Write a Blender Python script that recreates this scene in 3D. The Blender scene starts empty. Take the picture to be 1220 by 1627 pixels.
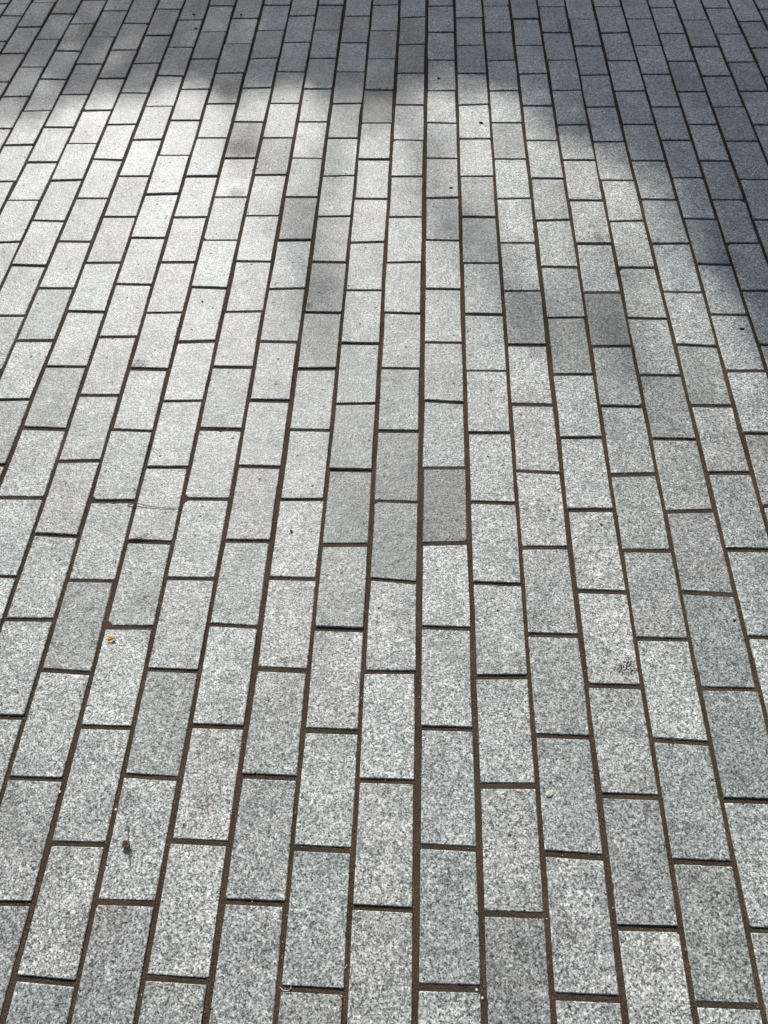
import bpy, bmesh, math, random
from mathutils import Vector, Matrix, noise

scene = bpy.context.scene
col = scene.collection
rnd = random.Random(7)

# ------------------------------------------------------------------ camera
CAM_POS = (-0.0142, 0.0, 1.4568)
AX_R = (0.999087, 0.035789, -0.023348)
AX_U = (-0.016893, 0.832679, 0.553498)
AX_F = (-0.039251, 0.552598, -0.832523)
cd = bpy.data.cameras.new('camera')
cam = bpy.data.objects.new('camera', cd)
col.objects.link(cam)
cd.sensor_fit = 'VERTICAL'
cd.sensor_height = 24.0
cd.lens = 24.0 * 1222.0 / 1627.0
cd.clip_start = 0.02
cd.clip_end = 600.0
M = Matrix(((AX_R[0], AX_U[0], -AX_F[0]), (AX_R[1], AX_U[1], -AX_F[1]), (AX_R[2], AX_U[2], -AX_F[2]))).to_4x4()
M.translation = CAM_POS
cam.matrix_world = M
scene.camera = cam

# ------------------------------------------------------------------ sky, sun, exposure
SUN_EL = math.radians(40.0)
SUN_AZ = math.radians(-18.0)          # clockwise from +Y: ahead and to the left
world = bpy.data.worlds.new('World')
scene.world = world
world.use_nodes = True
wn = world.node_tree
sky = wn.nodes.new('ShaderNodeTexSky')
sky.sky_type = 'NISHITA'
sky.sun_disc = False
sky.sun_elevation = SUN_EL
sky.sun_rotation = SUN_AZ
sky.dust_density = 3.0
sky.ozone_density = 1.1
wn.links.new(sky.outputs[0], wn.nodes['Background'].inputs[0])
wn.nodes['Background'].inputs[1].default_value = 0.082
S_DIR = Vector((math.sin(SUN_AZ) * math.cos(SUN_EL), math.cos(SUN_AZ) * math.cos(SUN_EL), math.sin(SUN_EL)))
sl = bpy.data.lights.new('sun', 'SUN')
sl.energy = 4.2
sl.angle = math.radians(0.55)
sl.color = (1.0, 0.972, 0.922)
sun = bpy.data.objects.new('sun', sl)
sun.rotation_euler = S_DIR.to_track_quat('Z', 'Y').to_euler()
sun.location = S_DIR * 40
col.objects.link(sun)
scene.view_settings.view_transform = 'Standard'
scene.view_settings.look = 'None'
scene.view_settings.gamma = 1.0
scene.view_settings.use_curve_mapping = False
scene.view_settings.exposure = 0.46

# ------------------------------------------------------------------ measured laying pattern (metres)
BOUND={-16:[(-1.7351,3.341)],-15:[(-1.6415,3.339)],-14:[(-1.5361,3.337)],-13:[(-1.4306,3.336)],-12:[(-1.3241,3.334)],-11:[(-1.2131,1.878),(-1.2153,3.332)],-10:[(-1.1042,1.878),(-1.1057,3.330)],-9:[(-0.9960,1.879),(-0.9964,3.328)],-8:[(-0.8755,0.948),(-0.8850,1.879),(-0.8909,3.326)],-7:[(-0.7671,0.950),(-0.7734,1.880),(-0.7811,3.324)],-6:[(-0.6571,0.001),(-0.6576,0.953),(-0.6641,1.881),(-0.6666,3.322)],-5:[(-0.5498,0.005),(-0.5514,0.955),(-0.5523,1.881),(-0.5517,3.320)],-4:[(-0.4419,0.009),(-0.4390,0.957),(-0.4397,1.882),(-0.4414,3.318)],-3:[(-0.3318,0.013),(-0.3289,0.959),(-0.3291,1.883),(-0.3324,3.317)],-2:[(-0.2206,0.017),(-0.2197,0.962),(-0.2200,1.883),(-0.2202,3.315)],-1:[(-0.1106,0.021),(-0.1107,0.964),(-0.1102,1.884),(-0.1078,3.313)],0:[(0.0006,0.025),(-0.0006,0.966),(0.0005,1.884),(0.0026,3.311)],1:[(0.1106,0.029),(0.1091,0.968),(0.1109,1.885),(0.1130,3.309)],2:[(0.2202,0.033),(0.2191,0.971),(0.2226,1.886),(0.2255,3.307)],3:[(0.3305,0.036),(0.3288,0.973),(0.3340,1.886),(0.3352,3.305)],4:[(0.4408,0.040),(0.4387,0.975),(0.4441,1.887),(0.4457,3.303)],5:[(0.5483,0.044),(0.5504,0.977),(0.5532,1.887),(0.5570,3.301)],6:[(0.6631,0.980),(0.6634,1.888),(0.6655,3.299)],7:[(0.7677,0.982),(0.7782,1.889),(0.7777,3.297)],8:[(0.8790,1.889),(0.8849,3.295)],9:[(0.9808,1.890),(0.9910,3.294)],10:[(1.0968,3.292)],11:[(1.2034,3.290)],12:[(1.3037,3.288)]}
JOINTS={-16:[3.1540,3.3655],
-15:[2.8496,3.0605,3.2697,3.4791],
-14:[2.5404,2.7472,2.9540,3.1672,3.3794],
-13:[2.2306,2.4381,2.6522,2.8664,3.0745,3.2898,3.4960],
-12:[1.9207,2.1292,2.3386,2.5452,2.7605,2.9759,3.1841,3.4027],
-11:[1.3937,1.6029,1.8156,2.0263,2.2366,2.4459,2.6539,2.8688,3.0802,3.2953],
-10:[1.0826,1.2926,1.5054,1.7167,1.9270,2.1410,2.3517,2.5619,2.7694,2.9792,3.1947,3.4122],
-9:[0.7809,0.9895,1.1986,1.4095,1.6210,1.8298,2.0466,2.2590,2.4678,2.6792,2.8878,3.1003,3.3165],
-8:[0.4709,0.6797,0.8885,1.0999,1.3104,1.5229,1.7346,1.9437,2.1627,2.3757,2.5854,2.7922,3.0093,3.2217,3.4354],
-7:[0.1469,0.3558,0.5671,0.7755,0.9844,1.1951,1.4045,1.6187,1.8333,2.0456,2.2580,2.4773,2.6921,2.9024,3.1217,3.3286],
-6:[0.0369,0.2454,0.4562,0.6675,0.8765,1.0840,1.2938,1.5074,1.7223,1.9351,2.1482,2.3590,2.5772,2.7989,3.0112,3.2283,3.4394],
-5:[0.1548,0.3655,0.5755,0.7851,0.9945,1.2048,1.4130,1.6252,1.8382,2.0541,2.2657,2.4793,2.6945,2.9101,3.1319,3.3457],
-4:[0.0462,0.2552,0.4639,0.6761,0.8833,1.0899,1.2987,1.5088,1.7214,1.9354,2.1485,2.3585,2.5760,2.7893,3.0073,3.2261,3.4337],
-3:[0.1622,0.3720,0.5824,0.7906,0.9971,1.2048,1.4114,1.6223,1.8361,2.0501,2.2613,2.4747,2.6898,2.9054,3.1238,3.3391],
-2:[0.0394,0.2510,0.4613,0.6740,0.8778,1.0841,1.2920,1.5048,1.7146,1.9284,2.1399,2.3519,2.5670,2.7831,3.0011,3.2175,3.4294],
-1:[0.1606,0.3711,0.5835,0.7902,0.9965,1.2044,1.4142,1.6226,1.8354,2.0484,2.2577,2.4645,2.6810,2.8964,3.1097,3.3287],
0:[0.0497,0.2601,0.4724,0.6827,0.8866,1.0946,1.3015,1.5103,1.7217,1.9375,2.1450,2.3576,2.5668,2.7758,2.9914,3.2052,3.4198],
1:[0.1590,0.3694,0.5794,0.7881,0.9970,1.2021,1.4094,1.6204,1.8340,2.0483,2.2585,2.4701,2.6794,2.8907,3.1006,3.3169],
2:[0.0442,0.2547,0.4636,0.6717,0.8805,1.0880,1.2955,1.5047,1.7157,1.9269,2.1405,2.3528,2.5656,2.7729,2.9853,3.1980,3.4115],
3:[0.1459,0.3571,0.5662,0.7740,0.9820,1.1911,1.3996,1.6102,1.8189,2.0329,2.2458,2.4582,2.6738,2.8861,3.0939,3.3066],
4:[0.0414,0.2504,0.4603,0.6685,0.8772,1.0838,1.2931,1.5026,1.7123,1.9236,2.1329,2.3462,2.5528,2.7720,2.9837,3.1946,3.4059],
5:[0.1493,0.3561,0.5658,0.7748,0.9835,1.1915,1.3998,1.6087,1.8176,2.0298,2.2390,2.4519,2.6662,2.8783,3.0885,3.2976],
6:[0.6766,0.8842,1.0917,1.2986,1.5064,1.7161,1.9255,2.1372,2.3440,2.5555,2.7680,2.9776,3.1874,3.4005],
7:[1.2112,1.4181,1.6257,1.8335,2.0419,2.2515,2.4603,2.6647,2.8793,3.0866,3.2964],
8:[1.5141,1.7231,1.9294,2.1375,2.3437,2.5544,2.7619,2.9728,3.1792,3.3910],
9:[2.0365,2.2423,2.4531,2.6621,2.8662,3.0766,3.2850],
10:[2.5495,2.7601,2.9600,3.1698,3.3804],
11:[2.8564,3.0643,3.2725],
12:[3.3672]}
TINTS=[(-0.047,1.103,.64,'b'),(-0.160,1.193,.71,'b'),(-0.166,0.989,.66,'b'),(-0.057,0.898,.68,'b'),(0.054,0.984,.58,'p'),(-0.162,1.403,.73,'b'),(-0.054,1.307,.74,'b'),(0.058,1.197,.9,'b'),(-0.271,1.731,.72,'p'),(-0.274,1.553,.80,'n'),(-0.381,2.031,.66,'n'),(-0.432,1.576,.84,'n'),(-0.478,1.539,.84,'w'),(0.279,1.608,.74,'n'),(0.379,1.501,.68,'g'),(0.498,1.598,.66,'g'),(0.387,1.710,.82,'b'),(0.462,1.434,.82,'n'),(0.501,1.369,.84,'n'),(0.612,1.296,.74,'p'),(0.507,1.185,.86,'n'),(0.597,0.904,.80,'p'),(0.488,0.769,.86,'p'),(0.606,0.679,.76,'b'),(0.599,0.497,.74,'b'),(0.493,0.366,.86,'b'),(0.367,0.308,.80,'p'),(0.496,0.182,.76,'g'),(0.159,0.084,.74,'p'),(0.285,0.327,.86,'b'),(-0.178,0.170,.88,'b'),(-0.507,0.478,.80,'g'),(-0.526,0.370,.86,'n'),(-0.327,0.471,.92,'n'),(-0.617,2.475,.55,'p'),(-0.528,2.364,.58,'g'),(-0.168,2.569,.52,'w'),(-0.049,2.924,.74,'g'),(0.210,1.973,.78,'b'),(-0.055,1.668,1.0,'n'),(0.052,0.782,1.12,'n'),(0.626,2.096,1.08,'w'),(0.597,1.888,1.12,'w'),(0.386,0.687,1.12,'w'),(-0.241,0.902,1.08,'w'),(-0.391,1.854,1.06,'b'),(0.272,0.963,1.12,'w'),(-0.279,0.774,1.05,'w'),(-0.387,0.351,1.08,'w'),(0.147,0.509,1.04,'n'),(-0.035,0.735,1.04,'p'),(-0.796,0.658,.95,'n'),(-0.619,0.766,.92,'g'),(-0.184,0.604,1.02,'w'),(0.053,0.597,.95,'g'),(0.060,0.376,.90,'b'),(-0.053,0.295,1.05,'w'),(0.178,0.324,.95,'w'),(-0.061,0.081,.98,'w'),(-0.614,0.145,1.0,'w'),(-0.399,0.162,1.04,'w'),(-0.499,0.075,.86,'p'),(-0.295,0.277,.84,'p'),(-0.280,0.082,.86,'p'),(0.042,0.167,.88,'b'),(-0.168,0.180,.88,'b'),(0.377,0.087,1.04,'w'),(0.292,0.185,.95,'p'),(-0.151,2.293,.95,'n'),(-0.226,2.191,1.05,'n'),(-0.068,2.225,.88,'p'),(-0.074,2.063,.88,'p'),(0.032,2.328,.98,'w'),(0.051,2.063,.90,'p'),(0.197,2.399,1.1,'w'),(0.183,2.587,1.12,'w'),(0.054,2.587,1.1,'w'),(0.284,2.686,1.05,'n'),(0.400,2.362,1.0,'n'),(-0.073,2.436,1.05,'n'),(0.032,1.668,.88,'b'),(0.172,1.695,.92,'b'),(0.165,1.522,.96,'b'),(0.056,1.429,.86,'w'),(0.049,1.569,.95,'n'),(-0.053,1.544,.86,'w'),(-0.141,1.616,.95,'n'),(0.290,1.409,1.05,'p'),(0.190,1.321,1.04,'p'),(0.275,1.201,1.06,'w'),(0.396,1.346,.96,'b'),(0.382,1.070,1.04,'p'),(0.513,1.073,.84,'g'),(0.585,1.074,.86,'g'),(0.679,1.188,.98,'p'),(0.725,1.024,.86,'b'),(-0.110,1.275,.8,'b'),(-0.649,1.267,1.0,'n'),(-0.515,1.612,.92,'w'),(-0.377,1.400,.9,'n'),(-0.371,1.210,.9,'n'),(-0.561,1.467,1.0,'n'),(-0.262,2.795,.84,'n'),(-0.016,3.159,.82,'n'),(0.285,3.155,.82,'n'),(0.137,2.990,.84,'n'),(0.344,3.357,.8,'n'),(0.456,3.201,.86,'n'),(0.434,2.919,1.04,'n'),(-0.818,0.993,.92,'w'),(-0.792,0.841,1.0,'n'),(-0.712,1.050,.94,'g'),(-0.637,0.944,1.0,'w'),(-0.521,0.831,1.03,'n'),(-0.926,1.161,1.02,'n'),(0.264,0.684,.94,'p'),(0.362,0.882,1.0,'w'),(0.685,0.812,.95,'b'),(-0.186,1.495,.82,'b'),(0.703,1.576,.96,'n'),(0.669,1.888,1.0,'b'),(0.860,2.035,.8,'n')]  # tone of single pavers; some upper dark ones also hold painted dapple shade
SHADE_EDGE=[(-1.608,2.537),(-1.490,2.588),(-1.369,2.636),(-1.247,2.689),(-1.078,2.746),(-0.857,2.796),(-0.748,2.765),(-0.679,2.714),(-0.622,2.755),(-0.468,2.805),(-0.305,2.761),(-0.224,2.718),(-0.146,2.730),(-0.058,2.793),(0.032,2.792),(0.145,2.800),(0.278,2.781),(0.354,2.747),(0.388,2.605),(0.443,2.501),(0.533,2.471),(0.594,2.372),(0.657,2.320),(0.733,2.235),(0.768,2.153),(0.785,2.035),(0.799,1.889),(0.824,1.766),(0.860,1.689),(0.883,1.566),(0.889,1.417),(0.935,1.154)]

STAINS = [  # x, y, radius, strength, colour multiplier, speckle
    (0.412, 0.603, .025, 1.0, (.20, .16, .16), 1), (-0.382, 0.321, .024, .55, (.50, .40, .40), 1),
    (-0.535, 0.326, .030, .45, (.55, .48, .44), 1), (-0.603, 2.419, .07, .5, (.30, .27, .30), 1),
    (-0.706, 2.79, .07, .5, (.30, .29, .30), 1), (-0.595, 2.175, .035, .5, (.35, .36, .36), 1),
    (1.168, 3.24, .05, .35, (.4, .4, .4), 1), (-0.743, 1.418, .028, .6, (.60, .47, .38), 1),
    (0.944, 2.681, .05, .35, (.4, .4, .4), 1), (0.514, 1.951, .022, .5, (.35, .34, .33), 1),
    (-0.544, 0.127, .06, .35, (.70, .62, .52), 1), (-0.317, 1.645, .016, .8, (.5, .40, .32), 1),
    (0.246, 0.705, .045, .35, (.6, .58, .56), 1), (0.311, 0.707, .04, .3, (.6, .57, .55), 1),
    (0.06, 0.215, .035, .35, (.5, .48, .47), 1), (0.20, 0.60, .02, .45, (.5, .5, .5), 1),
    (-0.27, 0.60, .02, .4, (.5, .5, .5), 1), (0.33, 0.36, .02, .4, (.5, .5, .5), 1),
    (-0.10, 2.60, .05, .25, (.45, .42, .38), 1), (0.25, 0.14, .03, .4, (.5, .48, .46), 1),
]

# ------------------------------------------------------------------ materials
class NT:
    def __init__(self, name):
        self.m = bpy.data.materials.new(name)
        self.m.use_nodes = True
        self.t = self.m.node_tree
        self.b = self.t.nodes['Principled BSDF']
    def n(self, typ, **kw):
        nd = self.t.nodes.new(typ)
        for k, v in kw.items():
            setattr(nd, k, v)
        return nd
    def l(self, a, b):
        self.t.links.new(a, b)
    def val(self, sock, v):
        if hasattr(v, 'is_output'):
            self.l(v, sock)
        else:
            sock.default_value = v
    def math(self, op, a, b=0.0, c=0.0, clamp=False):
        nd = self.n('ShaderNodeMath', operation=op, use_clamp=clamp)
        for s, v in zip(nd.inputs, (a, b, c)):
            self.val(s, v)
        return nd.outputs[0]
    def vmath(self, op, a, b):
        nd = self.n('ShaderNodeVectorMath', operation=op)
        self.val(nd.inputs[0], a)
        self.val(nd.inputs[3 if op == 'SCALE' else 1], b)
        return nd.outputs[0]
    def noise(self, vec, scale, detail=2.0, rough=.5, color=False):
        nd = self.n('ShaderNodeTexNoise')
        self.l(vec, nd.inputs['Vector'])
        nd.inputs['Scale'].default_value = scale
        nd.inputs['Detail'].default_value = detail
        nd.inputs['Roughness'].default_value = rough
        return nd.outputs['Color' if color else 'Fac']
    def voronoi(self, vec, scale, dim='3D'):
        nd = self.n('ShaderNodeTexVoronoi', voronoi_dimensions=dim)
        self.l(vec, nd.inputs['Vector'])
        nd.inputs['Scale'].default_value = scale
        sp = self.n('ShaderNodeSeparateColor')
        self.l(nd.outputs['Color'], sp.inputs[0])
        return sp.outputs[0], nd.outputs['Distance']
    def rng(self, v, a, b, c, d, smooth=False):
        nd = self.n('ShaderNodeMapRange')
        if smooth:
            nd.interpolation_type = 'SMOOTHSTEP'
        self.l(v, nd.inputs[0])
        for i, x in enumerate((a, b, c, d)):
            nd.inputs[i + 1].default_value = x
        return nd.outputs[0]
    def ramp(self, v, stops, interp='LINEAR'):
        nd = self.n('ShaderNodeValToRGB')
        nd.color_ramp.interpolation = interp
        e = nd.color_ramp.elements
        while len(e) < len(stops):
            e.new(0.5)
        for x, (p, c) in zip(e, stops):
            x.position = p
            x.color = (*c, 1)
        self.l(v, nd.inputs[0])
        return nd.outputs[0]
    def mix(self, mode, fac, a, b):
        nd = self.n('ShaderNodeMix', data_type='RGBA', blend_type=mode)
        self.val(nd.inputs[0], fac)
        for s, v in ((nd.inputs[6], a), (nd.inputs[7], b)):
            if isinstance(v, tuple):
                v = (*v, 1.0)
            self.val(s, v)
        return nd.outputs[2]
    def bump(self, h, strength, dist, normal=None):
        nd = self.n('ShaderNodeBump')
        nd.inputs['Strength'].default_value = strength
        nd.inputs['Distance'].default_value = dist
        self.l(h, nd.inputs['Height'])
        if normal:
            self.l(normal, nd.inputs['Normal'])
        return nd.outputs[0]

def granite(name, rim=False):
    k = NT(name)
    pos = k.n('ShaderNodeNewGeometry').outputs['Position']
    at = k.n('ShaderNodeAttribute', attribute_type='GEOMETRY', attribute_name='tint')
    tint, off = at.outputs['Color'], at.outputs['Alpha']
    offv = k.n('ShaderNodeCombineXYZ')
    k.l(k.math('MULTIPLY', off, 37.0), offv.inputs[0])
    k.l(k.math('MULTIPLY', off, 53.0), offv.inputs[1])
    p = k.vmath('ADD', pos, offv.outputs[0])
    wob = k.vmath('SCALE', k.noise(p, 420.0, 2, color=True), 0.0034)
    q = k.vmath('ADD', p, wob)
    c1, d1 = k.voronoi(q, 345.0)
    c2, d2 = k.voronoi(q, 500.0)
    g1 = k.ramp(c1, [(0, (.018, .020, .022)), (.16, (.048, .052, .054)), (.31, (.14, .148, .147)), (.52, (.305, .317, .311)), (.74, (.56, .567, .555)), (1, (.95, .95, .93))])
    g2 = k.ramp(c2, [(0, (.02, .022, .024)), (.18, (.06, .064, .066)), (.40, (.22, .229, .226)), (.70, (.48, .488, .48)), (1, (.95, .95, .94))])
    base = k.mix('MIX', .5, g1, g2)
    # dark and pale minerals gather in small clusters
    cl = k.noise(p, 130.0, 3, .6)
    base = k.mix('MULTIPLY', 1.0, base, k.ramp(cl, [(.32, (.80, .80, .805)), (.5, (.98, .98, .975)), (.68, (1.16, 1.16, 1.14))]))
    cm = k.noise(p, 62.0, 3, .6)
    base = k.mix('MULTIPLY', 1.0, base, k.ramp(cm, [(.34, (.84, .845, .85)), (.5, (1.0, 1.0, 1.0)), (.66, (1.13, 1.125, 1.11))]))
    # soft cloudy variation inside one stone, slightly cool or warm
    n1 = k.noise(p, 14.0, 3, .55)
    base = k.mix('MULTIPLY', 1.0, base, k.ramp(n1, [(.26, (.72, .745, .755)), (.5, (.98, .99, .985)), (.74, (1.16, 1.15, 1.13))]))
    n2 = k.noise(p, 42.0, 3, .6)
    base = k.mix('MULTIPLY', 1.0, base, k.ramp(n2, [(.25, (.86, .87, .88)), (.55, (1.0, 1.0, 1.0)), (.8, (1.08, 1.075, 1.06))]))
    # dusty brown film here and there
    n3 = k.noise(pos, 6.5, 4, .6)
    base = k.mix('MULTIPLY', k.rng(n3, .52, .72, 0, .55), base, (.93, .88, .80))
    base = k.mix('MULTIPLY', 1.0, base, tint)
    # foot wear and old smudges that run across several stones
    n4 = k.noise(pos, 3.1, 5, .65)
    base = k.mix('MULTIPLY', 1.0, base, k.ramp(n4, [(.34, (.84, .83, .81)), (.5, (1.0, 1.0, 1.0)), (.66, (1.08, 1.08, 1.08))]))
    n5 = k.noise(pos, 17.0, 6, .7)
    base = k.mix('MULTIPLY', k.rng(n5, .60, .72, 0, .55), base, (.62, .58, .54))
    base = k.mix('MULTIPLY', 1.0, base, (.820, .825, .810))
    soil = 0.0
    if rim:
        base = k.mix('MULTIPLY', 1.0, base, (1.18, 1.13, 1.03))
    else:
        # stains and trodden-in dirt with a shape of their own
        jit = k.vmath('SCALE', k.vmath('SUBTRACT', k.noise(pos, 55.0, 4, .65, color=True), (.5, .5, .5)), 0.05)
        jit = k.vmath('MULTIPLY', jit, (1.0, 1.0, 0.0))
        flat = k.vmath('MULTIPLY', pos, (1.0, 1.0, 0.0))
        sp = k.vmath('ADD', flat, jit)
        grit = k.noise(pos, 260.0, 3, .6)
        for x, y, r, s, c, f in STAINS:
            dd = k.n('ShaderNodeVectorMath', operation='DISTANCE')
            k.l(sp, dd.inputs[0])
            dd.inputs[1].default_value = (x, y, 0)
            m = k.rng(dd.outputs['Value'], r * .45, r, 1, 0, True)
            s = min(1.0, s * 1.25)
            c = tuple(q ** 1.5 for q in c)
            m = k.math('MULTIPLY', m, k.rng(grit, .44, .54, .1, 1.0))
            m = k.math('MULTIPLY', m, s)
            base = k.mix('MULTIPLY', m, base, c)
            soil = m if soil == 0.0 else k.math('MAXIMUM', soil, m)
        # scattered tiny dark pits and lichen dots
        v, d = k.voronoi(pos, 24.0, '2D')
        sel = k.math('GREATER_THAN', v, .88)
        dot = k.math('MULTIPLY', k.rng(k.math('ADD', d, k.math('MULTIPLY', k.math('SUBTRACT', grit, .5), .16)), .05, .10, 1, 0), sel)
        base = k.mix('MULTIPLY', k.math('MULTIPLY', dot, .75), base, (.25, .23, .22))
        soil = k.math('MAXIMUM', soil, dot)
        k.l(k.math('MULTIPLY_ADD', soil, -.44, .50), k.b.inputs['Specular IOR Level'])
    k.l(base, k.b.inputs['Base Color'])
    k.l(k.rng(c1, 0, 1, .36, .68), k.b.inputs['Roughness'])
    k.b.inputs['Specular IOR Level'].default_value = .50
    h = k.math('ADD', k.math('MULTIPLY', k.noise(p, 330.0, 3, .6), .8), k.math('MULTIPLY', c2, .35))
    h = k.math('ADD', h, k.math('MULTIPLY', k.noise(p, 140.0, 2, .5), .9))
    b1 = k.bump(k.noise(p, 30.0, 3, .6), .35, .004)
    k.l(k.bump(h, .62, .0014, b1), k.b.inputs['Normal'])
    return k.m

def joint_material():
    k = NT('joint_soil')
    pos = k.n('ShaderNodeNewGeometry').outputs['Position']
    n = k.noise(pos, 420.0, 4, .65)
    base = k.ramp(n, [(.25, (.014, .011, .008)), (.5, (.054, .041, .030)), (.68, (.115, .088, .064)), (.85, (.22, .18, .14))])
    w = k.noise(pos, 9.0, 4, .6)
    base = k.mix('MULTIPLY', 1.0, base, k.ramp(w, [(.3, (.62, .60, .60)), (.55, (1, .98, .95)), (.75, (1.3, 1.2, 1.02))]))
    m = k.noise(pos, 4.0, 5, .7)
    base = k.mix('MIX', k.rng(m, .60, .72, 0, .5), base, (.032, .040, .016))
    k.l(base, k.b.inputs['Base Color'])
    k.b.inputs['Roughness'].default_value = .95
    k.b.inputs['Specular IOR Level'].default_value = .03
    k.l(k.bump(n, .8, .0025), k.b.inputs['Normal'])
    return k.m

def plain(name, c, rough=.8, scale=300.0, var=.5, spec=.3):
    k = NT(name)
    pos = k.n('ShaderNodeNewGeometry').outputs['Position']
    n = k.noise(pos, scale, 3, .6)
    lo = tuple(x * (1 - var) for x in c)
    hi = tuple(min(1, x * (1 + var)) for x in c)
    k.l(k.ramp(n, [(.3, lo), (.7, hi)]), k.b.inputs['Base Color'])
    k.b.inputs['Roughness'].default_value = rough
    k.b.inputs['Specular IOR Level'].default_value = spec
    k.l(k.bump(n, .4, .001), k.b.inputs['Normal'])
    return k.m

M_STONE = granite('granite_paver')
M_RIM = granite('granite_worn_edge', True)
M_JOINT = joint_material()

# ------------------------------------------------------------------ helpers
def link(name, mesh, parent=None, mats=()):
    o = bpy.data.objects.new(name, mesh)
    col.objects.link(o)
    for m in mats:
        mesh.materials.append(m)
    if parent:
        o.parent = parent
    return o

def tag(o, label=None, cat=None, group=None, kind=None):
    for k, v in (('label', label), ('category', cat), ('group', group), ('kind', kind)):
        if v:
            o[k] = v
    return o

def empty(name, loc=(0, 0, 0)):
    o = bpy.data.objects.new(name, None)
    o.location = loc
    o.empty_display_size = .05
    col.objects.link(o)
    return o

# ------------------------------------------------------------------ ground and pavement
def ground_sheet():
    bm = bmesh.new()
    bmesh.ops.create_grid(bm, x_segments=40, y_segments=40, size=220)
    me = bpy.data.meshes.new('ground')
    bm.to_mesh(me); bm.free()
    o = link('ground', me, None, [plain('ground_earth', (.075, .07, .05), .95, 1.3, .5, .1)])
    o.location.z = -0.075
    tag(o, kind='structure')
ground_sheet()

pavement = empty('pavement')
tag(pavement, kind='structure')

PITCH = 0.11
ROWP = 0.2105
X_MIN, X_MAX, Y_MIN, Y_MAX = -36, 36, -1.0, 7.6
JW = {}
for i in range(X_MIN, X_MAX + 1):
    JW[i] = rnd.uniform(.0088, .0110)
JW[0] = .0137; JW[-1] = .0105; JW[1] = .0112; JW[-3] = .0115; JW[3] = .0115

def bx(k, y):
    """x of joint line k at distance y (measured, eased between the measured spots)"""
    pts = BOUND.get(k)
    if not pts:
        kk = min(BOUND, key=lambda q: abs(q - k))
        return bx(kk, y) + (k - kk) * PITCH
    if y <= pts[0][1]:
        return pts[0][0]
    for (xa, ya), (xb, yb) in zip(pts, pts[1:]):
        if y <= yb:
            t = (y - ya) / (yb - ya)
            return xa + (xb - xa) * t
    return pts[-1][0]

def rows(c):
    """y of the cross joints of column c"""
    ys = list(JOINTS.get(c, []))
    if not ys:
        # half-bond continued from the nearest measured column
        cc = min(JOINTS, key=lambda q: abs(q - c))
        ys = [JOINTS[cc][0] + (ROWP / 2 if (c - cc) % 2 else 0) + rnd.uniform(-.012, .012)]
    while ys[-1] < Y_MAX:
        ys.append(ys[-1] + ROWP + rnd.uniform(-.003, .003))
    while ys[0] > Y_MIN:
        ys.insert(0, ys[0] - ROWP + rnd.uniform(-.003, .003))
    return ys

HUE = {'b': (.968, 1.0, 1.0), 'p': (.998, .995, .994), 'w': (1.012, 1.0, .972), 'g': (.98, 1.0, .965), 'n': (.99, 1.0, .99)}

def project(p):
    d = Vector(p) - Vector(CAM_POS)
    z = d.dot(Vector(AX_F))
    if z < .05:
        return None
    return (610 + 1222 * d.dot(Vector(AX_R)) / z, 813.5 - 1222 * d.dot(Vector(AX_U)) / z)

def clip_area(poly):
    for axis, lim, sgn in ((0, 0, 1), (0, 1220, -1), (1, 0, 1), (1, 1627, -1)):
        out = []
        for i in range(len(poly)):
            a, b = poly[i - 1], poly[i]
            da, db = (a[axis] - lim) * sgn, (b[axis] - lim) * sgn
            if da >= 0:
                out.append(a)
            if da * db < 0:
                t = da / (da - db)
                out.append((a[0] + (b[0] - a[0]) * t, a[1] + (b[1] - a[1]) * t))
        poly = out
        if not poly:
            return 0
    return abs(sum(poly[i - 1][0] * poly[i][1] - poly[i][0] * poly[i - 1][1] for i in range(len(poly)))) / 2

stones = []
for c in range(X_MIN, X_MAX):
    ys = rows(c)
    skew = {}
    for i, y in enumerate(ys):
        skew[i] = rnd.gauss(0, .0012)
    jy = [rnd.uniform(.0082, .0110) for _ in ys]
    for i in range(len(ys) - 1):
        ya, yb = ys[i] + jy[i] / 2, ys[i + 1] - jy[i + 1] / 2
        e = lambda: rnd.gauss(0, .0008)
        xl0 = bx(c, ya) + JW[c] / 2 + e(); xr0 = bx(c + 1, ya) - JW[c + 1] / 2 + e()
        xl1 = bx(c, yb) + JW[c] / 2 + e(); xr1 = bx(c + 1, yb) - JW[c + 1] / 2 + e()
        q = [(xl0, ya - skew[i]), (xr0, ya + skew[i]), (xr1, yb + skew[i + 1]), (xl1, yb - skew[i + 1])]
        pr = [project((x, y, 0)) for x, y in q]
        area = clip_area(pr) if all(pr) else 0
        stones.append({'q': q, 'area': area, 'c': c, 'i': i})
stones.sort(key=lambda s: -s['area'])

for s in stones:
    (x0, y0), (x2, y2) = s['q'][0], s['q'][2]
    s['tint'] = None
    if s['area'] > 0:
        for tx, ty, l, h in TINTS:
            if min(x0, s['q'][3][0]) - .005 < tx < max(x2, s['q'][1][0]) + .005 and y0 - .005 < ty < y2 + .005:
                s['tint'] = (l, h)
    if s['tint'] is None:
        s['tint'] = (rnd.choice((.88, .94, .98, 1.0, 1.02, 1.06, 1.10, .82)) + rnd.uniform(-.03, .03), rnd.choice('nnnwbpg'))

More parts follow.
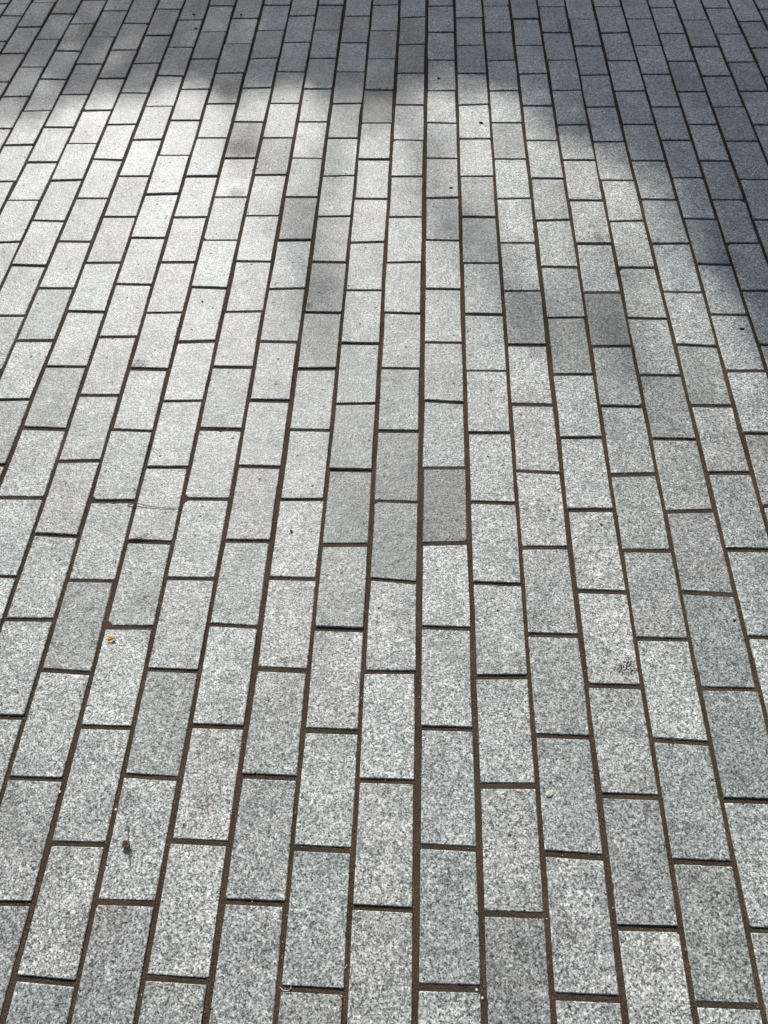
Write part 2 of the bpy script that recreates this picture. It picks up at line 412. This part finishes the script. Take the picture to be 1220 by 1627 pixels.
def stone_geometry(s):
    """worn ten-cornered outline, chamfer and sides; returns verts (about the centre), faces, material index"""
    q = s['q']
    cx = sum(p[0] for p in q) / 4
    cy = sum(p[1] for p in q) / 4
    pts = []
    for j in range(4):
        a = Vector(q[j]); pv = Vector(q[j - 1]); nx = Vector(q[(j + 1) % 4])
        cut = max(.0006, abs(rnd.gauss(.0011, .0008)))
        if rnd.random() < .018:
            cut = rnd.uniform(.006, .011)
        pts.append(a + (pv - a).normalized() * cut)
        pts.append(a + (nx - a).normalized() * cut * rnd.uniform(.7, 1.3))
        if j in (1, 3):
            m = (a + nx) / 2 + (nx - a) * rnd.uniform(-.2, .2)
            pts.append(m + Vector((rnd.gauss(0, .0006), 0)))
    z = max(-.0007, min(.0018, rnd.gauss(.0002, .0008)))
    tx, ty = (max(-.009, min(.009, rnd.gauss(0, .005))) for _ in range(2))
    if rnd.random() < .22:          # a bite broken out of one edge
        k = rnd.choice([i for i in range(len(pts)) if (pts[i] - pts[i - 1]).length > .03])
        a, c = pts[k - 1], pts[k]
        t = rnd.uniform(.2, .8); w = rnd.uniform(.003, .008) / (c - a).length
        inw = (Vector((cx, cy)) - (a + c) / 2).normalized() * rnd.uniform(.0015, .004)
        pts[k:k] = [a.lerp(c, t - w), a.lerp(c, t + w * rnd.uniform(-.4, .4)) + inw, a.lerp(c, t + w)]
    n = len(pts)
    hgt = lambda p: z + (p[0] - cx) * tx + (p[1] - cy) * ty
    ch = rnd.uniform(.0009, .0016)
    cen = Vector((cx, cy))
    verts, faces, mats = [], [], []
    for p in pts:
        d = p - cen
        t = Vector((d.x - math.copysign(ch, d.x), d.y - math.copysign(ch, d.y))) + cen
        verts.append((t.x - cx, t.y - cy, hgt(t)))
    for p in pts:
        verts.append((p.x - cx, p.y - cy, hgt(p) - ch * rnd.uniform(.7, 1.2)))
    for p in pts:
        verts.append((p.x - cx, p.y - cy, -.06))
    faces.append(tuple(range(n))); mats.append(0)
    for k in range(n):
        k2 = (k + 1) % n
        faces.append((n + k, n + k2, k2, k)); mats.append(1)
        faces.append((2 * n + k, 2 * n + k2, n + k2, n + k)); mats.append(0)
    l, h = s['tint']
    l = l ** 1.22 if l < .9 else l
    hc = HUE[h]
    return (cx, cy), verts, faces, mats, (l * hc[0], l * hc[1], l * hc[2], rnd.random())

def set_tint(me, cols):
    a = me.attributes.new('tint', 'FLOAT_COLOR', 'POINT')
    flat = []
    for c in cols:
        flat += c
    a.data.foreach_set('color', flat)

bulk_v, bulk_f, bulk_m, bulk_c = [], [], [], []
for idx, s in enumerate(stones):
    (cx, cy), verts, faces, mats, tint = stone_geometry(s)
    if idx < 300:
        me = bpy.data.meshes.new('paver')
        me.from_pydata(verts, [], faces)
        o = link('paver', me, pavement, [M_STONE, M_RIM])
        me.polygons.foreach_set('material_index', mats)
        set_tint(me, [tint] * len(verts))
        o.location = (cx, cy, 0)
    else:
        b = len(bulk_v)
        bulk_v += [(x + cx, y + cy, z) for x, y, z in verts]
        bulk_f += [tuple(b + k for k in f) for f in faces]
        bulk_m += mats
        bulk_c += [tint] * len(verts)
me = bpy.data.meshes.new('outer_pavers')
me.from_pydata(bulk_v, [], bulk_f)
o = link('outer_pavers', me, pavement, [M_STONE, M_RIM])
me.polygons.foreach_set('material_index', bulk_m)
set_tint(me, bulk_c)
tag(o, kind='stuff')

# joint filling: gently uneven sandy soil between the stones, a few millimetres down
def joint_fill():
    step = .012
    fx0, fx1, fy0, fy1 = -2.4, 2.4, -.5, 4.6
    nx, ny = int((fx1 - fx0) / step), int((fy1 - fy0) / step)
    v, f = [], []
    for j in range(ny + 1):
        for i in range(nx + 1):
            x, y = fx0 + i * step, fy0 + j * step
            a = noise.noise((x * 7, y * 7, 3.1)); b = noise.noise((x * 45, y * 45, 9.7))
            v.append((x, y, min(-.0021, -.0028 + .0015 * a + .0010 * b)))
    for j in range(ny):
        for i in range(nx):
            k = j * (nx + 1) + i
            f.append((k, k + 1, k + nx + 2, k + nx + 1))
    # a plain skirt out to the edge of the paving
    b = len(v)
    for x, y in ((fx0, fy0), (fx1, fy0), (fx1, fy1), (fx0, fy1), (-4.0, -1.05), (4.0, -1.05), (4.0, 7.7), (-4.0, 7.7)):
        v.append((x, y, -.0055))
    for k in range(4):
        k2 = (k + 1) % 4
        f.append((b + k, b + 4 + k, b + 4 + k2, b + k2))
    me = bpy.data.meshes.new('joint_soil')
    me.from_pydata(v, [], f)
    me.polygons.foreach_set('use_smooth', [True] * len(f))
    tag(link('joint_soil', me, pavement, [M_JOINT]), kind='stuff')
joint_fill()

# loose grit lying in the joints
def joint_grit():
    v, f, mi = [], [], []
    def pebble(x, y, z, r):
        b = len(v)
        for d in ((1, 0, 0), (0, 1, 0), (-1, 0, 0), (0, -1, 0), (0, 0, .7), (0, 0, -.7)):
            k = r * rnd.uniform(.6, 1.25)
            v.append((x + d[0] * k, y + d[1] * k, z + d[2] * k))
        for t in ((0, 1, 4), (1, 2, 4), (2, 3, 4), (3, 0, 4), (1, 0, 5), (2, 1, 5), (3, 2, 5), (0, 3, 5)):
            f.append(tuple(b + q for q in t))
        u = rnd.random(); m = 0 if u < .55 else (2 if u < .93 else 1)
        mi.extend([m] * 8)
    for s in stones:
        if s['area'] <= 0:
            continue
        q = s['q']
        far = q[0][1] > 1.7
        for _ in range(14 if far else 60):
            if rnd.random() < .68:
                y = rnd.uniform(q[0][1], q[2][1]); x = bx(s['c'], y) + rnd.uniform(-.5, .5) * JW[s['c']]
            else:
                x = rnd.uniform(q[0][0], q[1][0]); y = q[0][1] - rnd.uniform(0, .009)
            pebble(x, y, -.0022 + rnd.uniform(-.0012, .0008), rnd.choice((.0005, .0006, .0008, .0010, .0015)))
    me = bpy.data.meshes.new('joint_grit')
    me.from_pydata(v, [], f)
    o = link('joint_grit', me, pavement, [plain('soil_grit', (.085, .066, .048), .95, 500, .5, .1), plain('pale_grit_stone', (.42, .38, .31), .8, 500, .3), plain('tan_grit', (.17, .13, .09), .9, 500, .4, .1)])
    me.polygons.foreach_set('material_index', mi)
    tag(o, kind='stuff')
joint_grit()

# ------------------------------------------------------------------ trees ahead, out of the picture, whose crowns shade the far paving
K = 1.0 / math.tan(SUN_EL)
SH = Vector((-math.sin(SUN_AZ), -math.cos(SUN_AZ)))      # way shadows fall on the ground
SHADE = SHADE_EDGE + [(2.2, .6), (7.5, .2), (7.5, 12.0), (-7.5, 12.0), (-7.5, 2.3), (-2.4, 2.35)]

def sdist(x, y):
    """signed distance to the outline of the canopy's shadow, negative inside"""
    inside, best = False, 1e9
    n = len(SHADE)
    for i in range(n):
        ax, ay = SHADE[i - 1]; bx_, by_ = SHADE[i]
        if (ay > y) != (by_ > y) and x < (bx_ - ax) * (y - ay) / (by_ - ay) + ax:
            inside = not inside
        dx, dy = bx_ - ax, by_ - ay
        t = max(0, min(1, ((x - ax) * dx + (y - ay) * dy) / (dx * dx + dy * dy + 1e-12)))
        best = min(best, (x - ax - t * dx) ** 2 + (y - ay - t * dy) ** 2)
    d = math.sqrt(best)
    return -d if inside else d

def tube(v, f, path, radii, seg=7):
    rings = []
    for i, p in enumerate(path):
        d = (path[min(i + 1, len(path) - 1)] - path[max(i - 1, 0)]).normalized()
        u = d.orthogonal().normalized(); w = d.cross(u)
        rings.append(len(v))
        for k in range(seg):
            a = 2 * math.pi * k / seg
            v.append(tuple(p + (u * math.cos(a) + w * math.sin(a)) * radii[i]))
    for a, b in zip(rings, rings[1:]):
        for k in range(seg):
            f.append((a + k, a + (k + 1) % seg, b + (k + 1) % seg, b + k))

M_BARK = plain('tree_bark', (.085, .07, .055), .9, 25, .5, .15)
def leaf_mat():
    k = NT('tree_leaf')
    pos = k.n('ShaderNodeNewGeometry').outputs['Position']
    k.l(k.ramp(k.noise(pos, 2.2, 3), [(.3, (.035, .062, .018)), (.7, (.075, .115, .030))]), k.b.inputs['Base Color'])
    k.b.inputs['Roughness'].default_value = .55
    return k.m
M_LEAF = leaf_mat()

SPRAYS = [([(-0.26, 2.85), (-0.28, 2.55), (-0.35, 2.19), (-0.37, 1.94), (-0.33, 1.77), (-0.27, 1.67), (-0.26, 1.48)], .08, 340),
          ([(-0.08, 2.88), (-0.04, 2.55), (0.03, 2.26), (0.08, 2.06), (0.18, 1.89), (0.28, 1.67), (0.30, 1.52)], .058, 260),
          ([(0.95, 1.95), (0.55, 1.80), (0.46, 1.62), (0.52, 1.52), (0.60, 1.32)], .07, 160),
          ([(-0.68, 2.85), (-0.64, 2.55), (-0.58, 2.32)], .06, 60),
          ([(1.15, 1.5), (.98, 1.62), (.80, 1.95)], .07, 150)]

def tree(label, shadow_centre, hc, radius, rz, n_leaves, leaf=.045, spread=.24, sprays=()):
    base = Vector((shadow_centre[0] - SH.x * K * hc, shadow_centre[1] - SH.y * K * hc, -.075))
    root = empty('tree', base)
    tag(root, label, 'tree', 'broadleaf trees beyond the paving')
    top = Vector((0, 0, hc + .075))
    v, f = [], []
    path = [Vector((0, 0, 0)), Vector((.05, .04, .9)), Vector((.02, -.06, hc * .45)), Vector((-.08, .03, hc * .72)), top]
    tube(v, f, path, [.22, .16, .13, .10, .05], 10)
    for i in range(16):
        a = rnd.uniform(0, 2 * math.pi); h0 = rnd.uniform(.45, .85)
        st = Vector((0, 0, hc * h0))
        en = Vector((math.cos(a) * radius * rnd.uniform(.5, .75), math.sin(a) * radius * rnd.uniform(.5, .75), hc + rnd.uniform(-.6, .8) * rz))
        gnd = base + en; g = (gnd.x + SH.x * K * gnd.z, gnd.y + SH.y * K * gnd.z)
        if sdist(*g) > -.5:
            en *= .55; en.z = hc
        mid = st.lerp(en, .5) + Vector((0, 0, .25))
        tube(v, f, [st, mid, en], [.06, .04, .012], 6)
    me = bpy.data.meshes.new('trunk'); me.from_pydata(v, [], f)
    link('trunk', me, root, [M_BARK])
    v, f = [], []
    # foliage in loose clumps round many twig ends
    clumps = []
    tries = 0
    while len(clumps) < 1500 and tries < 40000:
        tries += 1
        d = Vector((rnd.gauss(0, 1), rnd.gauss(0, 1), rnd.gauss(0, 1))).normalized() * rnd.random() ** .42
        p = Vector((d.x * radius, d.y * radius, hc + d.z * rz))
        w = base + p
        if sdist(w.x + SH.x * K * w.z, w.y + SH.y * K * w.z) < -.02:
            clumps.append(p)
    made = 0
    tries = 0
    while made < n_leaves and tries < n_leaves * 4:
        tries += 1
        p = rnd.choice(clumps) + Vector((rnd.gauss(0, spread), rnd.gauss(0, spread), rnd.gauss(0, spread * .7)))
        w = base + p
        sd = sdist(w.x + SH.x * K * w.z, w.y + SH.y * K * w.z) 
        if sd > rnd.gauss(-.02, .055):
            continue
        made += 1
        L = leaf * rnd.uniform(.75, 1.3); W = L * rnd.uniform(.5, .7)
        n = Vector((rnd.gauss(0, 1), rnd.gauss(0, 1), rnd.gauss(0, 1) + .6)).normalized()
        u = n.orthogonal().normalized(); u.rotate(Matrix.Rotation(rnd.uniform(0, 6.283), 3, n)); t = n.cross(u)
        b = len(v)
        for a, c in ((-1, 0), (-.1, -1), (1, 0), (-.1, 1)):
            v.append(tuple(p + u * L * a + t * W * c))
        f.append((b, b + 1, b + 2, b + 3))
    # a few thin sprays of leaves hanging out past the edge of the crown: they dapple the sunlit stones
    lift = Vector((-SH.x * K, -SH.y * K, 1.0))
    for path, r, n in sprays:
        z0 = rnd.uniform(8.2, 9.4)
        P3 = [Vector((x, y, 0)) + lift * (z0 - .12 * i) - base for i, (x, y) in enumerate(path)]
        tube(v, f, P3, [.010 * (1 - .8 * i / len(P3)) for i in range(len(P3))], 5)
        for _ in range(n):
            t = rnd.random() ** 1.25 * (len(path) - 1)
            i = int(t)
            g = Vector(path[i]).lerp(Vector(path[i + 1]), t - i) + Vector((rnd.gauss(0, r), rnd.gauss(0, r * 1.3)))
            p = Vector((g.x, g.y, 0)) + lift * (z0 - .12 * t + rnd.gauss(0, .12)) - base
            L = rnd.uniform(.016, .028)
            nn = Vector((rnd.gauss(0, 1), rnd.gauss(0, 1), rnd.gauss(0, 1) + .5)).normalized()
            u = nn.orthogonal().normalized(); u.rotate(Matrix.Rotation(rnd.uniform(0, 6.283), 3, nn)); w = nn.cross(u)
            b = len(v)
            for a, c in ((-1, 0), (-.1, -.6), (1, 0), (-.1, .6)):
                v.append(tuple(p + u * L * a + w * L * c))
            f.append((b, b + 1, b + 2, b + 3))
    me = bpy.data.meshes.new('crown'); me.from_pydata(v, [], f)
    link('crown', me, root, [M_LEAF])

tree('thinner leafy tree standing beyond the upper left of the paving', (-1.9, 5.0), 7.4, 3.4, 2.2, 85000, .030, .42)
tree('dense leafy tree standing beyond the upper right of the paving', (2.3, 4.0), 8.0, 3.7, 2.2, 150000, .036, .34, SPRAYS)

# ------------------------------------------------------------------ small things lying on the stones
M_AMBER = plain('amber_leaf', (.62, .36, .09), .55, 260, .35)
M_HUSK = plain('red_husk', (.080, .030, .018), .8, 300, .5)
M_STALK = plain('dry_stalk', (.10, .082, .06), .8, 300, .4)
M_STRAW = plain('straw', (.33, .29, .21), .75, 300, .3)
M_CRUMB = plain('dark_crumb', (.03, .026, .022), .9, 500, .5, .2)
M_CHIP = plain('pale_chip', (.40, .38, .325), .8, 260, .25)
M_WHITE = plain('white_grain', (.75, .72, .66), .7, 400, .15)

def lump(bm, c, r, squash=(1, 1, 1), jit=.35, sub=2):
    g = bmesh.ops.create_icosphere(bm, subdivisions=sub, radius=1)
    sd = rnd.uniform(0, 50)
    for w in g['verts']:
        d = w.co.copy()
        k = 1 + jit * noise.noise(d * 1.7 + Vector((sd, sd, sd))) * 1.6
        w.co = Vector((c[0] + d.x * r * squash[0] * k, c[1] + d.y * r * squash[1] * k, c[2] + d.z * r * squash[2] * k))

def bm_obj(name, bm, mat, parent=None, smooth=False):
    me = bpy.data.meshes.new(name)
    bm.to_mesh(me); bm.free()
    if smooth:
        me.polygons.foreach_set('use_smooth', [True] * len(me.polygons))
    return link(name, me, parent, [mat])

def mesh_obj(name, v, f, mat, parent=None):
    me = bpy.data.meshes.new(name); me.from_pydata(v, [], f)
    return link(name, me, parent, [mat])

# curled amber leaf fragment: a thick folded flake
def leaf_fragment():
    root = empty('leaf_fragment', (-.635, .638, .001))
    tag(root, 'small curled amber leaf fragment lying on a pale paver at the left', 'leaf')
    v, f = [], []
    out = [(-.0065, .002), (-.004, .006), (.001, .0068), (.0065, .0042), (.008, -.001), (.004, -.0055), (-.002, -.0062), (-.0062, -.003)]
    def zz(x, y):
        return .0015 + 55 * x * x + 40 * max(0, y) ** 2 + .12 * y
    for dz in (0, -.0011):
        v.append((0, 0, zz(0, 0) + dz))
        for x, y in out:
            v.append((x, y, zz(x, y) + dz + rnd.uniform(-.0003, .0003)))
    for k in range(8):
        k2 = (k + 1) % 8
        f += [(0, 1 + k, 1 + k2), (9, 10 + k2, 10 + k), (1 + k, 10 + k, 10 + k2, 1 + k2)]
    mesh_obj('blade', v, f, M_AMBER, root)
    v, f = [], []
    tube(v, f, [Vector((-.008, -.003, .005)), Vector((-.002, 0, .0025)), Vector((.004, .002, .0035)), Vector((.0085, .003, .0075))], [.0007, .0008, .0008, .0005], 6)
    mesh_obj('midrib', v, f, plain('brown_rib', (.25, .11, .03), .6), root)
leaf_fragment()

# fallen red-brown bud on a thin stalk
def seed_bud():
    root = empty('seed_bud', (-.513, .244, .001))
    tag(root, 'dried red-brown bud on a thin dark stalk at the lower left', 'seed')
    v, f = [], []
    tube(v, f, [Vector((-.0055, .035, .0010)), Vector((-.003, .020, .0018)), Vector((0, .006, .0028)), Vector((.002, -.004, .0026))], [.0008, .0007, .0008, .0010], 6)
    mesh_obj('stalk', v, f, M_STALK, root)
    v, f = [], []
    tube(v, f, [Vector((.004, -.008, .005)), Vector((.008, -.018, .0025)), Vector((.0115, -.029, .0012))], [.0009, .0007, .0006], 6)
    mesh_obj('stalk', v, f, M_STALK, root)
    for a, tilt in ((2.6, .2), (3.7, .45), (4.7, .3), (5.6, .15)):
        v, f = [], []
        d = Vector((math.cos(a), math.sin(a), .1)); s = Vector((-math.sin(a), math.cos(a), tilt))
        o = Vector((-.001, .003, .0024))
        L = .0090
        for dz in (.0006, -.0006):
            for t, w in ((0, .001), (.35, .0042), (.7, .0036), (1, .0005)):
                c = o + d * L * t + Vector((0, 0, .0022 * math.sin(t * 2.6) + dz))
                v += [tuple(c - s * w), tuple(c + Vector((0, 0, -.0012))), tuple(c + s * w)]
        for b in (0, 12):
            for r in range(3):
                for e in range(2):
                    k = b + r * 3 + e
                    q = (k, k + 1, k + 4, k + 3)
                    f.append(q if b == 0 else q[::-1])
        for r in range(3):
            f += [(r * 3, r * 3 + 3, r * 3 + 15, r * 3 + 12), (r * 3 + 2, r * 3 + 14, r * 3 + 17, r * 3 + 5)]
        mesh_obj('scale', v, f, M_HUSK, root)
seed_bud()

def stalk(label, pts, r, mat):
    c = Vector(pts[0])
    v, f = [], []
    tube(v, f, [Vector(p) - c for p in pts], [r * (1 - .5 * i / (len(pts) - 1)) for i in range(len(pts))], 6)
    # a node and a broken tip so it reads as a plant stem
    k = Vector(pts[1]) - c
    tube(v, f, [k - Vector((.0015, 0, 0)), k, k + Vector((.0015, 0, 0))], [r, r * 1.5, r], 6)
    o = mesh_obj('dry_stalk', v, f, mat)
    o.location = c
    tag(o, label, 'stalk', 'dry stalks on the paving')
stalk('thin dry stalk bridging a long joint at the left, paler at its right end', [(-.676, .973, .002), (-.655, .976, .006), (-.628, .970, .004), (-.598, .967, .003), (-.562, .966, .0016)], .0013, M_STALK)
stalk('short dark dry stalk along the near edge of a paver at the left', [(-.655, .880, .0016), (-.638, .882, .0025), (-.622, .888, .0035), (-.612, .899, .003)], .0013, M_STALK)

CRUMBS = [
    (-.289, .909, .0055, (.8, 1.3, .7), 'dark crumb in the middle of a pale paver left of centre'),
    (.191, 2.563, .0085, (1.5, .7, .6), 'dark crumb on the brightest sunlit paver near the top shade'),
    (.646, .714, .006, (.7, 1.2, .6), 'dark crumb at the right edge of a dark paver on the right side'),
    (.083, 2.195, .007, (1.4, .8, .5), 'flat dark crumb on a dappled paver right of the upper centre'),
    (.848, 1.570, .007, (1.5, .8, .6), 'dark crumb near the right edge beside the blue shade'),
    (.403, .944, .004, (1.6, .8, .5), 'small dark crumb on a pale paver right of centre'),
    (.159, 1.129, .004, (1.6, .8, .5), 'tiny dark crumb on a pale paver just above the centre'),
    (.048, 2.857, .007, (1.4, .7, .5), 'dark crumb on a shaded paver just above the sunlit edge'),
    (-.937, 3.359, .008, (1.3, .8, .6), 'dark crumb at the top left beside another, further from the viewer'),
    (-.909, 3.243, .008, (1.5, .8, .6), 'dark crumb at the top left beside another, nearer the viewer'),
    (-.744, 3.355, .007, (1, 1, .6), 'dark crumb in the upper shade right of a close pair'),
    (-.617, 1.664, .004, (1.2, 1, .6), 'small dark crumb on a pale paver at the upper left'),
]
for x, y, r, sq, lab in CRUMBS:
    r *= .58
    bm = bmesh.new()
    lump(bm, (0, 0, r * sq[2] * .7), r, sq, .45)
    lump(bm, (r * .8, -r * .3, r * .3), r * .5, (1, 1, .7), .4, 1)
    o = bm_obj('dirt_crumb', bm, M_CRUMB)
    o.location = (x, y, .0005)
    o.rotation_euler.z = rnd.uniform(-.4, .4)
    tag(o, lab, 'crumb', 'dark crumbs of dirt on the paving')

def chip():
    bm = bmesh.new()
    lump(bm, (0, 0, .0012), .0062, (1.3, .75, .28), .5)
    o = bm_obj('stone_chip', bm, M_CHIP)
    o.location = (.240, .358, .0006); o.rotation_euler.z = .35
    tag(o, 'pale beige stone chip at the left edge of a paver, lower right', 'stone chip')
chip()

def sliver():
    v, f = [], []
    pts = [Vector((-.010, .002, .001)), Vector((-.004, -.0025, .003)), Vector((.004, -.003, .003)), Vector((.009, .001, .002)), Vector((.008, .0045, .002))]
    tube(v, f, pts, [.0005, .0007, .0008, .0006, .0004], 6)
    o = mesh_obj('wood_sliver', v, f, M_CHIP)
    o.location = (-.209, .040, -.003)
    tag(o, 'curled pale sliver lying in a cross joint at the bottom', 'sliver')
sliver()

for x, y, r, lab in ((.099, .049, .0024, 'white grain in the cross joint at the bottom, left of a pair'), (.108, .038, .0026, 'white grain in the long joint at the bottom, right of a pair'),
                     (-.549, .306, .0030, 'white grain in a long joint by the red-brown bud'), (-.661, .334, .0028, 'white grain in a long joint at the lower left edge')):
    bm = bmesh.new()
    lump(bm, (0, 0, 0), r * .62, (1, 1.2, .7), .4)
    o = bm_obj('white_grain', bm, M_WHITE)
    o.location = (x, y, -.0012)
    tag(o, lab, 'grain', 'white grains in the joints')
